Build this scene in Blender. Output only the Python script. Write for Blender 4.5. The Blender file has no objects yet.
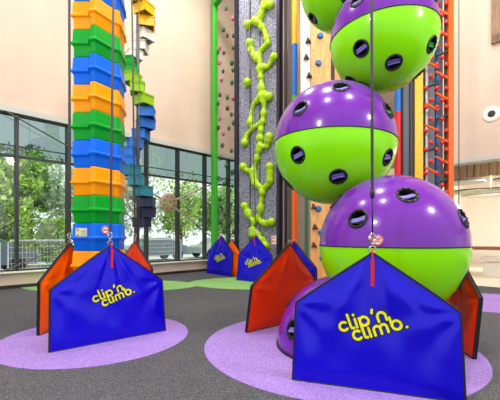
import bpy, bmesh, math, random
from mathutils import Vector, Matrix
random.seed(7)
PI = math.pi
sc = bpy.context.scene
col = sc.collection

# ------------------------------------------------------------------ materials
def srgb(r, g, b):
    f = lambda c: c / 12.92 if c <= .04045 else ((c + .055) / 1.055) ** 2.4
    return (f(r / 255), f(g / 255), f(b / 255), 1)

def mat(name, rgb, rough=.5, metal=0, bump=0, bscale=40, var=0, vscale=6, coat=0, spec=.5, detail=4):
    m = bpy.data.materials.new(name); m.use_nodes = True
    nt = m.node_tree; b = nt.nodes['Principled BSDF']
    c = srgb(*rgb)
    b.inputs['Base Color'].default_value = c
    b.inputs['Roughness'].default_value = rough
    b.inputs['Metallic'].default_value = metal
    b.inputs['Coat Weight'].default_value = coat
    b.inputs['Coat Roughness'].default_value = .06
    b.inputs['Specular IOR Level'].default_value = spec
    tc = nt.nodes.new('ShaderNodeTexCoord')
    if var:
        n = nt.nodes.new('ShaderNodeTexNoise'); n.inputs['Scale'].default_value = vscale
        n.inputs['Detail'].default_value = detail
        nt.links.new(tc.outputs['Object'], n.inputs['Vector'])
        r = nt.nodes.new('ShaderNodeValToRGB')
        r.color_ramp.elements[0].position = .3; r.color_ramp.elements[1].position = .7
        r.color_ramp.elements[0].color = tuple(max(0, x * (1 - var)) for x in c[:3]) + (1,)
        r.color_ramp.elements[1].color = tuple(min(1, x * (1 + var)) for x in c[:3]) + (1,)
        nt.links.new(n.outputs['Fac'], r.inputs['Fac'])
        nt.links.new(r.outputs['Color'], b.inputs['Base Color'])
    if bump:
        n2 = nt.nodes.new('ShaderNodeTexNoise'); n2.inputs['Scale'].default_value = bscale
        n2.inputs['Detail'].default_value = 5
        nt.links.new(tc.outputs['Object'], n2.inputs['Vector'])
        bp = nt.nodes.new('ShaderNodeBump'); bp.inputs['Strength'].default_value = bump
        bp.inputs['Distance'].default_value = .02
        nt.links.new(n2.outputs['Fac'], bp.inputs['Height'])
        nt.links.new(bp.outputs['Normal'], b.inputs['Normal'])
    return m

def speckle(name, c0, c1, c2, scale, rough=.85):
    """Rubber crumb floor: coloured granules."""
    m = bpy.data.materials.new(name); m.use_nodes = True
    nt = m.node_tree; b = nt.nodes['Principled BSDF']; b.inputs['Roughness'].default_value = rough
    b.inputs['Specular IOR Level'].default_value = .25
    tc = nt.nodes.new('ShaderNodeTexCoord')
    v = nt.nodes.new('ShaderNodeTexVoronoi'); v.inputs['Scale'].default_value = scale
    nt.links.new(tc.outputs['Object'], v.inputs['Vector'])
    r = nt.nodes.new('ShaderNodeValToRGB'); r.color_ramp.interpolation = 'CONSTANT'
    r.color_ramp.elements[0].color = srgb(*c0)
    r.color_ramp.elements[1].position = .4; r.color_ramp.elements[1].color = srgb(*c1)
    e = r.color_ramp.elements.new(.75); e.color = srgb(*c2)
    sep = nt.nodes.new('ShaderNodeSeparateColor')
    nt.links.new(v.outputs['Color'], sep.inputs['Color'])
    nt.links.new(sep.outputs['Red'], r.inputs['Fac'])
    n = nt.nodes.new('ShaderNodeTexNoise'); n.inputs['Scale'].default_value = 1.3; n.inputs['Detail'].default_value = 3
    nt.links.new(tc.outputs['Object'], n.inputs['Vector'])
    mx = nt.nodes.new('ShaderNodeMix'); mx.data_type = 'RGBA'; mx.blend_type = 'MULTIPLY'
    mx.inputs['Factor'].default_value = .25
    nt.links.new(r.outputs['Color'], mx.inputs[6]); nt.links.new(n.outputs['Fac'], mx.inputs[7])
    nt.links.new(mx.outputs[2], b.inputs['Base Color'])
    bp = nt.nodes.new('ShaderNodeBump'); bp.inputs['Strength'].default_value = .35; bp.inputs['Distance'].default_value = .01
    nt.links.new(v.outputs['Distance'], bp.inputs['Height']); nt.links.new(bp.outputs['Normal'], b.inputs['Normal'])
    return m

def glass(name, tint, refl):
    m = bpy.data.materials.new(name); m.use_nodes = True
    nt = m.node_tree; nt.nodes.remove(nt.nodes['Principled BSDF'])
    t = nt.nodes.new('ShaderNodeBsdfTransparent'); t.inputs['Color'].default_value = tint
    g = nt.nodes.new('ShaderNodeBsdfGlossy'); g.inputs['Roughness'].default_value = .02
    mx = nt.nodes.new('ShaderNodeMixShader')
    mx.inputs[0].default_value = refl; nt.links.new(t.outputs[0], mx.inputs[1]); nt.links.new(g.outputs[0], mx.inputs[2])
    nt.links.new(mx.outputs[0], nt.nodes['Material Output'].inputs['Surface'])
    return m

def leafmat(name, a, b_, c):
    m = bpy.data.materials.new(name); m.use_nodes = True
    nt = m.node_tree; b = nt.nodes['Principled BSDF']; b.inputs['Roughness'].default_value = .6
    g = nt.nodes.new('ShaderNodeNewGeometry')
    r = nt.nodes.new('ShaderNodeValToRGB')
    r.color_ramp.elements[0].color = srgb(*a); r.color_ramp.elements[1].color = srgb(*c)
    e = r.color_ramp.elements.new(.5); e.color = srgb(*b_)
    nt.links.new(g.outputs['Random Per Island'], r.inputs['Fac'])
    nt.links.new(r.outputs['Color'], b.inputs['Base Color'])
    tr = nt.nodes.new('ShaderNodeBsdfTranslucent'); nt.links.new(r.outputs['Color'], tr.inputs['Color'])
    mx = nt.nodes.new('ShaderNodeMixShader'); mx.inputs[0].default_value = .45
    nt.links.new(b.outputs[0], mx.inputs[1]); nt.links.new(tr.outputs[0], mx.inputs[2])
    nt.links.new(mx.outputs[0], nt.nodes['Material Output'].inputs['Surface'])
    return m

def woodmat(name, a, b_, scale=3, rough=.5):
    m = bpy.data.materials.new(name); m.use_nodes = True
    nt = m.node_tree; b = nt.nodes['Principled BSDF']; b.inputs['Roughness'].default_value = rough
    tc = nt.nodes.new('ShaderNodeTexCoord'); mp = nt.nodes.new('ShaderNodeMapping')
    mp.inputs['Scale'].default_value = (9, 9, .8)
    n = nt.nodes.new('ShaderNodeTexNoise'); n.inputs['Scale'].default_value = scale; n.inputs['Detail'].default_value = 5
    r = nt.nodes.new('ShaderNodeValToRGB')
    r.color_ramp.elements[0].position = .3; r.color_ramp.elements[1].position = .7
    r.color_ramp.elements[0].color = srgb(*a); r.color_ramp.elements[1].color = srgb(*b_)
    nt.links.new(tc.outputs['Object'], mp.inputs['Vector']); nt.links.new(mp.outputs[0], n.inputs['Vector'])
    nt.links.new(n.outputs['Fac'], r.inputs['Fac']); nt.links.new(r.outputs['Color'], b.inputs['Base Color'])
    return m

M = {
 'wall': mat('cream wall plaster', (216, 194, 176), .8, bump=.05, bscale=30, var=.03, vscale=1.5),
 'sill': mat('pale timber sill wall', (224, 205, 182), .6, var=.04),
 'soffit': mat('light grey trim', (196, 196, 190), .6),
 'frame': mat('dark aluminium frame', (52, 58, 60), .4, metal=.3),
 'glass': glass('clear window glass', (.96, .99, .98, 1), .05),
 'tint': glass('teal tinted glass', (.52, .62, .60, 1), .10),
 'acrylic': glass('clear acrylic sheet', (.97, .98, .975, 1), .04),
 'carpet': speckle('dark grey rubber crumb', (62, 62, 67), (88, 88, 94), (114, 115, 121), 150),
 'pad': speckle('lilac rubber crumb', (150, 118, 200), (162, 130, 210), (176, 148, 218), 90),
 'greenpad': speckle('light green rubber crumb', (128, 180, 98), (142, 194, 112), (156, 204, 126), 90),
 'cream': mat('cream floor', (226, 214, 196), .5, var=.04),
 'vinyl': mat('violet blue vinyl', (16, 0, 200), .22, coat=.0, spec=.3, bump=.05, bscale=9),
 'vinylred': mat('red vinyl', (255, 60, 4), .36, coat=.03, spec=.2, bump=.12, bscale=9),
 'vinylredlit': mat('lit red vinyl', (255, 104, 0), .4, coat=.03, spec=.2, bump=.12, bscale=9),  # same lining as the red vinyl, with brighter light put into the colour
 'black': mat('black webbing', (16, 16, 20), .6),
 'logo': mat('yellow print', (228, 226, 20), .5),
 'logoblk': mat('black print', (8, 8, 14), .5),
 'ballp': mat('purple gelcoat', (112, 34, 168), .22, coat=.35, spec=.3, var=.05, vscale=1.5),
 'ballg': mat('lime gelcoat', (142, 240, 0), .24, coat=.25, spec=.25, var=.04, vscale=1.5),
 'cup': mat('black plastic', (14, 14, 18), .45),
 'grip': mat('lavender grip', (140, 128, 214), .35),
 'gripg': mat('green grip', (30, 170, 60), .35),
 'mo': mat('orange plastic', (255, 158, 0), .32, coat=.06, spec=.22, var=.05, vscale=5),
 'mg': mat('green plastic', (0, 158, 40), .32, coat=.06, spec=.22, var=.05, vscale=5),
 'mb': mat('blue plastic', (0, 104, 232), .32, coat=.06, spec=.22, var=.05, vscale=5),
 'lime': mat('lime plastic', (150, 206, 10), .35), 'teal': mat('teal plastic', (10, 130, 150), .35),
 'navy': mat('navy plastic', (16, 26, 70), .35), 'yel': mat('yellow plastic', (250, 196, 6), .35),
 'white': mat('white plastic', (240, 236, 226), .4), 'lblue': mat('sky blue plastic', (20, 116, 214), .35),
 'rope': mat('grey rope', (104, 102, 104), .7, bump=.4, bscale=120), 'ropeb': mat('dark blue cord', (24, 30, 84), .6),
 'steel': mat('brushed steel', (190, 190, 186), .3, metal=.9),
 'cable': mat('steel cable', (176, 166, 150), .45, metal=.4),
 'cabled': mat('dark cable', (84, 82, 80), .5, metal=.3),
 'red': mat('red plastic', (216, 20, 18), .4), 'orangep': mat('orange paint', (240, 100, 10), .4),
 'yellowp': mat('yellow paint', (250, 186, 8), .4), 'bluep': mat('blue paint', (16, 110, 200), .4),
 'greenp': mat('green paint', (56, 176, 36), .4),
 'stone': mat('grey carved stone', (132, 135, 154), .8, bump=1.0, bscale=18, var=.75, vscale=17, detail=8),
 'vine': mat('lime resin', (168, 212, 6), .45, var=.15, vscale=9),
 'ply': woodmat('birch plywood', (214, 150, 84), (238, 186, 120)),
 'slat': woodmat('pale timber slats', (206, 172, 128), (232, 204, 162), 2),
 'woodd': woodmat('mid brown wood', (120, 92, 66), (158, 124, 92), 3),
 'pad_grey': mat('charcoal padding', (84, 86, 96), .5, bump=.2, bscale=8),
 'backp': mat('mid grey board', (134, 140, 150), .6), 'hubw': mat('pale brown wood', (164, 140, 116), .5, var=.1),
 'holdp': mat('pink hold', (186, 96, 120), .6), 'holdg': mat('dark green hold', (40, 92, 62), .6),
 'holdk': mat('dark brown hold', (74, 56, 46), .6), 'holdb': mat('blue hold', (40, 110, 170), .5),
 'postk': mat('navy black post', (30, 30, 52), .45), 'postb': mat('brown grey post', (84, 74, 66), .5),
 'asphalt': mat('pale road', (198, 200, 200), .9, var=.08, vscale=.6), 'grass': mat('verge', (120, 150, 70), .9, var=.3, vscale=3),
 'bark': mat('tree bark', (92, 80, 66), .9, bump=.5, bscale=12, var=.2),
 'carg': mat('grey car paint', (92, 112, 122), .25, coat=.6), 'carw': mat('silver car paint', (170, 178, 182), .25, coat=.6),
 'carglass': mat('car glass', (30, 40, 46), .08), 'tyre': mat('tyre rubber', (24, 24, 26), .8),
 'mesh': mat('galvanised mesh', (190, 196, 196), .5, metal=.4),
 'ovalg': mat('pale green raft', (206, 212, 186), .7), 'ovalw': mat('white raft', (226, 226, 220), .7),
 'dark': mat('dark edge', (40, 40, 40), .6), 'inner': mat('white hall wall', (238, 232, 222), .7),
  'rail': mat('red brown wood', (150, 92, 58), .45),
 'amber': mat('amber room beyond', (190, 130, 60), .6), 'stickr': mat('red sticker ink', (206, 40, 40), .5),
 'stickw': mat('white sticker', (244, 240, 238), .5), 'stickg': mat('pale green sticker', (206, 224, 170), .5),
}
LEAF = [leafmat('deep green leaves', (60, 110, 50), (120, 170, 80), (190, 214, 130)),
        leafmat('fresh green leaves', (90, 140, 60), (160, 200, 90), (220, 232, 150)),
        leafmat('yellow green leaves', (140, 170, 60), (210, 214, 70), (252, 232, 100)),
        leafmat('silvery green leaves', (140, 160, 135), (190, 208, 180), (232, 240, 224))]

# ------------------------------------------------------------------ mesh helpers
def basis(d):
    d = Vector(d).normalized()
    a = Vector((0, 0, 1)) if abs(d.z) < .9 else Vector((1, 0, 0))
    x = d.cross(a).normalized(); y = d.cross(x).normalized()
    return x, y, d

class MB:
    def __init__(s): s.bm = bmesh.new()
    def face(s, pts):
        return s.bm.faces.new([s.bm.verts.new(p) for p in pts])
    def box(s, c, size, rz=0, mtx=None, bevel=0):
        m = (mtx if mtx is not None else Matrix.Translation(c) @ Matrix.Rotation(rz, 4, 'Z'))
        r = bmesh.ops.create_cube(s.bm, size=1, matrix=m @ Matrix.Diagonal((*size, 1)))
        if bevel:
            es = list({e for v in r['verts'] for e in v.link_edges})
            bmesh.ops.bevel(s.bm, geom=es, offset=bevel, segments=2, affect='EDGES', profile=.5)
        return s
    def tube(s, pts, r, n=8, cap=True):
        pts = [Vector(p) for p in pts]; rings = []
        for i, p in enumerate(pts):
            d = (pts[min(i + 1, len(pts) - 1)] - pts[max(i - 1, 0)])
            if i == 0: x, y, _ = basis(d); px = x
            else:
                dn = d.normalized(); x = (px - dn * px.dot(dn)).normalized(); y = dn.cross(x); px = x
            rr = r[i] if isinstance(r, (list, tuple)) else r
            rings.append([s.bm.verts.new(p + (x * math.cos(2 * PI * k / n) + y * math.sin(2 * PI * k / n)) * rr) for k in range(n)])
        for a, b in zip(rings, rings[1:]):
            for k in range(n): s.bm.faces.new((a[k], a[(k + 1) % n], b[(k + 1) % n], b[k]))
        if cap: s.bm.faces.new(rings[0][::-1]); s.bm.faces.new(rings[-1])
        return s
    def lathe(s, prof, org=(0, 0, 0), axis=(0, 0, 1), n=24):
        x, y, d = basis(axis); org = Vector(org); rings = []
        for (r, z) in prof:
            if r < 1e-5: rings.append([s.bm.verts.new(org + d * z)])
            else: rings.append([s.bm.verts.new(org + d * z + (x * math.cos(2 * PI * k / n) + y * math.sin(2 * PI * k / n)) * r) for k in range(n)])
        for a, b in zip(rings, rings[1:]):
            for k in range(n):
                k2 = (k + 1) % n
                if len(a) == 1 and len(b) == 1: continue
                if len(a) == 1: s.bm.faces.new((a[0], b[k2], b[k]))
                elif len(b) == 1: s.bm.faces.new((a[k], a[k2], b[0]))
                else: s.bm.faces.new((a[k], a[k2], b[k2], b[k]))
        return s
    def sphere(s, c, r, sub=2, scale=(1, 1, 1), rot=None):
        m = Matrix.Translation(c) @ (rot.to_4x4() if rot else Matrix.Identity(4)) @ Matrix.Diagonal((*scale, 1))
        bmesh.ops.create_icosphere(s.bm, subdivisions=sub, radius=r, matrix=m); return s
    def prism(s, poly, z0, z1, mtx=Matrix.Identity(4)):
        lo = [s.bm.verts.new(mtx @ Vector((x, y, z0))) for x, y in poly]
        hi = [s.bm.verts.new(mtx @ Vector((x, y, z1))) for x, y in poly]
        n = len(poly)
        s.bm.faces.new(lo[::-1]); s.bm.faces.new(hi)
        for i in range(n): s.bm.faces.new((lo[i], lo[(i + 1) % n], hi[(i + 1) % n], hi[i]))
        return s
    def rings(s, rings, cap=True):
        R = [[s.bm.verts.new(p) for p in r] for r in rings]; n = len(R[0])
        for a, b in zip(R, R[1:]):
            for k in range(n): s.bm.faces.new((a[k], a[(k + 1) % n], b[(k + 1) % n], b[k]))
        if cap: s.bm.faces.new(R[0][::-1]); s.bm.faces.new(R[-1])
        return s
    def build(s, name, m, parent=None, smooth=False, loc=None, rz=None, off=None, normals=True):
        if off is not None: bmesh.ops.translate(s.bm, verts=s.bm.verts, vec=-Vector(off))
        if normals: bmesh.ops.recalc_face_normals(s.bm, faces=s.bm.faces)
        me = bpy.data.meshes.new(name); s.bm.to_mesh(me); s.bm.free()
        me.materials.append(m)
        if smooth:
            for p in me.polygons: p.use_smooth = True
            if smooth == 'angle': me.set_sharp_from_angle(angle=math.radians(38))
        o = bpy.data.objects.new(name, me); col.objects.link(o)
        if parent: o.parent = parent
        if loc is not None: o.location = loc
        if rz is not None: o.rotation_euler = (0, 0, rz)
        return o

def tag(o, label, cat, group=None, kind=None):
    o['label'] = label; o['category'] = cat
    if group: o['group'] = group
    if kind: o['kind'] = kind
    return o
def thing(name, label, cat, loc=(0, 0, 0), rz=0, group=None):
    o = bpy.data.objects.new(name, None); col.objects.link(o)
    o.location = loc; o.rotation_euler = (0, 0, rz); o.empty_display_size = .1
    return tag(o, label, cat, group)
def struct(o): o['kind'] = 'structure'; return o

def applied(o, name=None):
    """bake modifiers into a plain mesh"""
    dg = bpy.context.evaluated_depsgraph_get(); dg.update()
    me = bpy.data.meshes.new_from_object(o.evaluated_get(dg))
    o.modifiers.clear(); old = o.data; o.data = me
    bpy.data.meshes.remove(old); return o

# ------------------------------------------------------------------ camera, 71 degrees across
cd = bpy.data.cameras.new('camera'); cam = bpy.data.objects.new('camera', cd); col.objects.link(cam)
cam.location = (0, 0, 1.5); cam.rotation_euler = (PI / 2, 0, 0)
cd.sensor_width = 36; cd.lens = 350 / 500 * 36; cd.shift_y = 36 / 500; cd.clip_start = .05; cd.clip_end = 300
sc.camera = cam

# ------------------------------------------------------------------ room shell
A = Vector((-7, 9.8, 0)); WA = math.atan2(.716, .698)           # window wall: local x along it, +y outside
Cn = Vector((.155, 17.14, 0)); RA = math.atan2(-.698, .716)      # right wall: local x along it, +y beyond
SW = 10.25
HC = 13.0
fl = MB().box((0, 6, -.1), (60, 46, .2)).build('floor', M['carpet']); 
# trim the hall floor to the hall itself
bm = bmesh.new(); bm.from_mesh(fl.data); bm.clear()
def wp(s, y): return A + Vector((.698, .716, 0)) * s + Vector((-.716, .698, 0)) * y
def rp(t, y): return Cn + Vector((.716, -.698, 0)) * t + Vector((.698, .716, 0)) * y
poly = [wp(-9, .1), wp(SW, .1), rp(24, 0), Vector((10, -9, 0)), Vector((-10, -9, 0))]
bm.free()
me = bpy.data.meshes.new('floor'); b2 = bmesh.new()
lo = [b2.verts.new((p.x, p.y, -.2)) for p in poly]; hi = [b2.verts.new((p.x, p.y, 0)) for p in poly]
b2.faces.new(lo); b2.faces.new(hi[::-1])
for i in range(5): b2.faces.new((lo[i], lo[(i + 1) % 5], hi[(i + 1) % 5], hi[i]))
bmesh.ops.recalc_face_normals(b2, faces=b2.faces); b2.to_mesh(me); b2.free(); me.materials.append(M['carpet'])
fl.data = me; struct(fl)
ce = MB(); ce.prism([(p.x, p.y) for p in [wp(-9, .3), wp(SW, .3), rp(24, .4), Vector((14, -2, 0)), Vector((-14, -2, 0))]], HC, HC + .2)
struct(ce.build('ceiling', M['wall']))

HEAD, SILL, TR = 5.06, .45, 3.80
w = MB()
w.box((.6, .12, SILL / 2), (19.2, .24, SILL))                      # low wall under the glazing
w.box((.6, .12, (HEAD + .1 + HC) / 2), (19.2, .24, HC - HEAD - .1))
w.box((-5.7, .12, (SILL + HEAD + .1) / 2), (6.6, .24, HEAD + .1 - SILL))
struct(w.build('wall_left', M['wall'], loc=A, rz=WA))
struct(MB().box((3.9, -.03, SILL + .02), (12.6, .26, .04)).build('trim_1', M['white'], loc=A, rz=WA))     # sill board
struct(MB().box((3.9, .04, HEAD + .04), (12.6, .30, .18)).build('trim_2', M['soffit'], loc=A, rz=WA))    # head trim
struct(MB().box((3.9, -.008, .05), (12.6, .016, .1)).build('baseboard_left', M['dark'], loc=A, rz=WA))
step = 1.375; s0 = .405 - 2 * step
for k in range(9):
    a = s0 + k * step; b = a + step
    f = MB()
    f.box((a, .06, (SILL + HEAD) / 2), (.075, .22, HEAD - SILL))
    if k == 8: f.box((b - .04, .06, (SILL + HEAD) / 2), (.075, .22, HEAD - SILL))
    for z, h in ((SILL + .06, .06), (TR, .075), (HEAD - .07, .07)):
        f.box(((a + b) / 2, .06, z), (step - .08, .12, h))
    f.box(((a + b) / 2, .08, 4.1), (step - .08, .04, .03))
    fo = struct(f.build('window_%d' % (k + 1), M['frame'], loc=A, rz=WA))
    MB().box(((a + b) / 2, .08, (SILL + TR) / 2), (step - .08, .012, TR - SILL - .1)).build('pane', M['glass'], fo)
    MB().box(((a + b) / 2, .08, (HEAD + TR) / 2 - .01), (step - .08, .012, HEAD - TR - .14)).build('tinted_pane', M['tint'], fo)['label'] = 'teal tinted upper pane'

ZB = 3.88
w = MB()
w.box((14, .2, (ZB + HC) / 2), (22, .4, HC - ZB))
w.box((1.5, .2, HC / 2), (3.0, .4, HC))
w.box((5.0, .2, HC / 2), (4.0, .4, HC))
struct(w.build('wall_right', M['wall'], loc=Cn, rz=RA))
struct(MB().box((15.0, .2, ZB - .06), (16, .44, .12)).build('trim_3', M['soffit'], loc=Cn, rz=RA))
# hall beyond the opening
fb = MB().box((16.5, 5.0, -.1), (20, 10, .2)); struct(fb.build('floor', M['cream'], loc=Cn, rz=RA))
struct(MB().box((16.5, 10.1, 2.6), (20, .2, 5.6)).build('wall_back', M['inner'], loc=Cn, rz=RA))
struct(MB().box((6.9, 5.2, 2.6), (.2, 9.6, 5.6)).build('wall_side', M['inner'], loc=Cn, rz=RA))
struct(MB().box((16.5, 5.2, 5.5), (20, 10.0, .2)).build('ceiling', M['inner'], loc=Cn, rz=RA))
sl = MB(); sl.box((15, 3.4, 4.58), (15.6, .06, 1.64))
x = 7.3
while x < 22.6:
    sl.box((x, 3.34, 4.58), (.17, .08, 1.64)); x += .24
struct(sl.build('trim_4', M['slat'], loc=Cn, rz=RA))
dr = struct(MB().box((12.6, 9.97, 1.45), (1.5, .06, 2.9)).build('door_1', M['white'], loc=Cn, rz=RA))
MB().tube([(13.2, 9.9, .95), (13.2, 9.9, 1.25)], .02).build('door_handle', M['steel'], dr)
struct(MB().box((14.4, 6.5, 2.7), (.5, .5, 5.4)).build('trim_5', M['sill'], loc=Cn, rz=RA))          # column
# high window in the right wall
f = MB()
for cx, cz, sx, sz in ((9.86, 9.0, .22, 3.7), (12.2, 9.0, .22, 3.7), (11.03, 7.25, 2.5, .22), (11.03, 10.75, 2.5, .22)):
    f.box((cx, -.02, cz), (sx, .16, sz))
wf = struct(f.build('window_10', M['woodd'], loc=Cn, rz=RA))
MB().box((11.03, .0, 9.0), (2.2, .02, 3.4)).build('pane', M['amber'], wf)['label'] = 'amber brown pane'
sp = thing('wall_speaker', 'round white speaker with dark centre on the upper cream wall', 'speaker', rp(9.75, 0) + Vector((0, 0, 5.1)), RA)
MB().lathe([(.1, -.03), (.2, -.03), (.235, -.015), (.24, 0)], axis=(0, 1, 0), n=32).build('rim', M['white'], sp, True)
MB().lathe([(0, -.045), (.06, -.04), (.10, -.028), (.12, -.02), (.12, 0)], axis=(0, 1, 0), n=24).build('cone', M['dark'], sp, True)

# ------------------------------------------------------------------ floor pads
def pad(label, c, rx, ry, m, t=.006, name='floor_pad'):
    o = MB().prism([(rx * math.cos(2 * PI * k / 96), ry * math.sin(2 * PI * k / 96)) for k in range(96)], 0, t).build(name, M[m], loc=(c[0], c[1], .001))
    return tag(o, label, 'floor pad')
pad('round lilac rubber floor pad under the striped block tower', (-2.27, 5.24), 1.32, 1.32, 'pad')
pad('large round lilac rubber floor pad under the stacked balls', (1.18, 4.86), 1.80, 1.80, 'pad')
pad('lilac rubber floor pad at the right edge by the open hall', (5.6, 7.9), 1.6, 1.25, 'pad')
pad('light green rubber floor pad in front of the stone climbing panel', (.4, 11.25), 2.35, 1.5, 'greenpad')
pad('light green rubber floor pad by the window behind the striped tower', (-4.2, 10.6), 2.6, 1.3, 'greenpad', .005)

# ------------------------------------------------------------------ lettering: strokes as flat round-ended ribbons
def arc(cx, cy, r, a0, a1, n=10):
    return [(cx + r * math.cos(math.radians(a0 + (a1 - a0) * i / n)), cy + r * math.sin(math.radians(a0 + (a1 - a0) * i / n))) for i in range(n + 1)]
STROKES = []
def letters():
    S = STROKES
    S.append(arc(0, .5, .5, 48, 312))                                                    # c
    S.append([(.80, 1.72), (.80, .3)] + arc(1.06, .27, .26, 180, 285, 6)); S.append([(1.50, 1.0), (1.50, 0)])   # l joined to i
    S.append([(1.49, 1.46), (1.49, 1.52)])                                               # dot
    S.append([(2.0, .95), (2.0, -.55)]); S.append(arc(2.5, .5, .5, 0, 360, 20))          # p
    S.append([(3.75, 1.55), (3.62, 1.2)])                                                # apostrophe
    S.append([(4.1, .0), (4.1, .55)] + arc(4.56, .55, .46, 180, 0, 10) + [(5.02, 0)])    # n
    o = -1.36
    S.append(arc(1.23, o + .5, .5, 48, 312))                                             # c
    S.append([(2.03, o + 1.62), (2.03, o + .3)] + arc(2.27, o + .26, .24, 180, 285, 6)); S.append([(2.70, o + .98), (2.70, o)])
    S.append([(2.68, o + 1.42), (2.68, o + 1.47)])
    S.append([(3.22, o), (3.22, o + .6)] + arc(3.60, o + .6, .38, 180, 0, 8) + [(3.98, o)])   # m
    S.append([(3.98, o + .6)] + arc(4.36, o + .6, .38, 180, 0, 8) + [(4.74, o)])
    S.append([(5.33, o + 1.5), (5.33, o + .45)]); S.append(arc(5.84, o + .5, .5, 0, 360, 20))  # b
    S.append([(6.85, o + .05), (6.86, o + .05)])                                         # full stop
letters()
def ribbon(mb, r, zlo, zhi, fn):
    n = 10
    for st in STROKES:
        for p, q in zip(st, st[1:]):
            a = math.atan2(q[1] - p[1], q[0] - p[0])
            poly = [(q[0] + r * math.cos(a - PI / 2 + PI * i / n), q[1] + r * math.sin(a - PI / 2 + PI * i / n)) for i in range(n + 1)]
            poly += [(p[0] + r * math.cos(a + PI / 2 + PI * i / n), p[1] + r * math.sin(a + PI / 2 + PI * i / n)) for i in range(n + 1)]
            lo = [mb.bm.verts.new(fn(x, y, zlo)) for x, y in poly]; hi = [mb.bm.verts.new(fn(x, y, zhi)) for x, y in poly]
            mb.bm.faces.new(lo[::-1]); mb.bm.faces.new(hi)
            for i in range(len(poly)):
                j = (i + 1) % len(poly); mb.bm.faces.new((lo[i], lo[j], hi[j], hi[i]))

# ------------------------------------------------------------------ padded gates
SH, AP = .79, 1.36
def gate(label, L, R, lean=.12, inner='vinylred', logo=True, strap=True, taper=.96, group=None, seed=1, unit=.078, lc=(.02, .60), lw=.036, sh=SH, ap=AP):
    L, R = Vector(L), Vector(R); mid = (L + R) / 2; W = (R - L).length / 2
    t = thing('climbing_gate', label, 'gate', (mid.x, mid.y, .008), math.atan2(R.y - L.y, R.x - L.x), group)
    rnd = random.Random(seed); ph = [rnd.uniform(0, 6) for _ in range(6)]
    nx, nz, th = 56, 40, .016
    def top(u): return sh + (ap - sh) * (1 - abs(u)) ** .96
    def P(u, v, y):
        z = v * top(u); wd = W * (1 - (1 - taper) * z / sh * .6)
        return Vector((u * wd, y + z / ap * lean, z))
    def fold(u, v):
        x, z = u * W, v * top(u)
        e = min(1, (1 - abs(u)) * 7) * min(1, v * 8) * min(1, (1 - v) * 6)
        dx, dz = x, ap - z
        ang = math.atan2(dx, dz + .02); d = math.hypot(dx, dz)
        f = .016 * math.sin(ang * 13 + ph[0]) * math.exp(-d * 1.3) + .007 * math.sin(ang * 29 + ph[1]) * math.exp(-d * 2.2)
        for sx, k in ((-1, 2), (1, 3)):
            dx2 = x - sx * W; dz2 = sh - z; a2 = math.atan2(dz2, -sx * dx2 + .02); d2 = math.hypot(dx2, dz2)
            f += .014 * math.sin(a2 * 9 + ph[k]) * math.exp(-d2 * 2.4)
        f += .004 * math.sin(x * 7 + z * 9 + ph[4]) + .003 * math.sin(x * 15 - z * 8 + ph[5])
        return f * e + .022 * e
    for nm, sgn, mt in (('front_cover', -1, 'vinyl'), ('back_cover', 1, inner)):
        g = MB()
        grid = [[g.bm.verts.new(P(-1 + 2 * i / nx, j / nz, sgn * (th + (fold(-1 + 2 * i / nx, j / nz))))) for j in range(nz + 1)] for i in range(nx + 1)]
        for i in range(nx):
            for j in range(nz):
                q = (grid[i][j], grid[i + 1][j], grid[i + 1][j + 1], grid[i][j + 1])
                g.bm.faces.new(q if sgn < 0 else q[::-1])
        co = g.build(nm, M[mt], t, True, normals=False)
        co['label'] = 'violet blue vinyl cover' if sgn < 0 else ('red vinyl lining' if inner == 'vinylred' else 'lit red vinyl lining')
        if sgn < 0: front = co
    # black edge band and piping
    out = [(-1, 0), (1, 0), (1, 1), (0, 1), (-1, 1)]
    e = MB()
    for (u0, v0), (u1, v1) in zip(out, out[1:] + out[:1]):
        n = 10
        pts = [(u0 + (u1 - u0) * i / n, v0 + (v1 - v0) * i / n) for i in range(n + 1)]
        for sg in (-1, 1): e.tube([P(u, v, sg * th) for u, v in pts], .011, 6)
        for p, q in zip(pts, pts[1:]): e.face([P(*p, -th - .004), P(*q, -th - .004), P(*q, th + .004), P(*p, th + .004)])
    e.build('edge_trim', M['black'], t)['label'] = 'black webbing edge'
    if logo:
        ca, sa = math.cos(math.radians(19)), math.sin(math.radians(19))
        def fn(x, y, z):
            x -= 3.3; y -= .1
            X = (x * ca - y * sa) * unit + lc[0]; Z = (x * sa + y * ca) * unit + lc[1]
            u = X / W; u = max(-.97, min(.97, u)); v = max(.02, min(.97, Z / top(u)))
            return Vector((X, Z / ap * lean - th - fold(u, v) - z, Z))
        k = MB(); ribbon(k, lw / unit * .5 * .72 + .13, .0005, .003, fn); lo = k.build('logo_outline', M['logoblk'], front)
        lo['label'] = 'black outline of the lettering'
        k = MB(); ribbon(k, lw / unit * .5 * .72, .003, .0055, fn); k.build('logo_lettering', M['logo'], front)['label'] = 'yellow lettering reading clip n climb'
    if strap:
        s = MB(); yy = lean - th - .062
        s.box((0, yy - .0, ap - .20), (.036, .01, .26), bevel=.004)
        s.tube([(0, yy, ap - .07), (0, yy + .01, ap + .0), (0, lean, ap + .03)], .008)
        s.build('strap', M['red'], t)['label'] = 'red pull strap'
        s = MB(); s.tube([(.035 * math.cos(a * PI / 8), lean, ap + .03 + .035 * math.sin(a * PI / 8)) for a in range(17)], .007)
        s.build('ring', M['steel'], t)['label'] = 'steel ring at the peak'
    ap_w = Matrix.Rotation(t.rotation_euler.z, 4, 'Z') @ Vector((0, lean, ap + .03)) + Vector((mid.x, mid.y, .008))
    return t, ap_w

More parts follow.
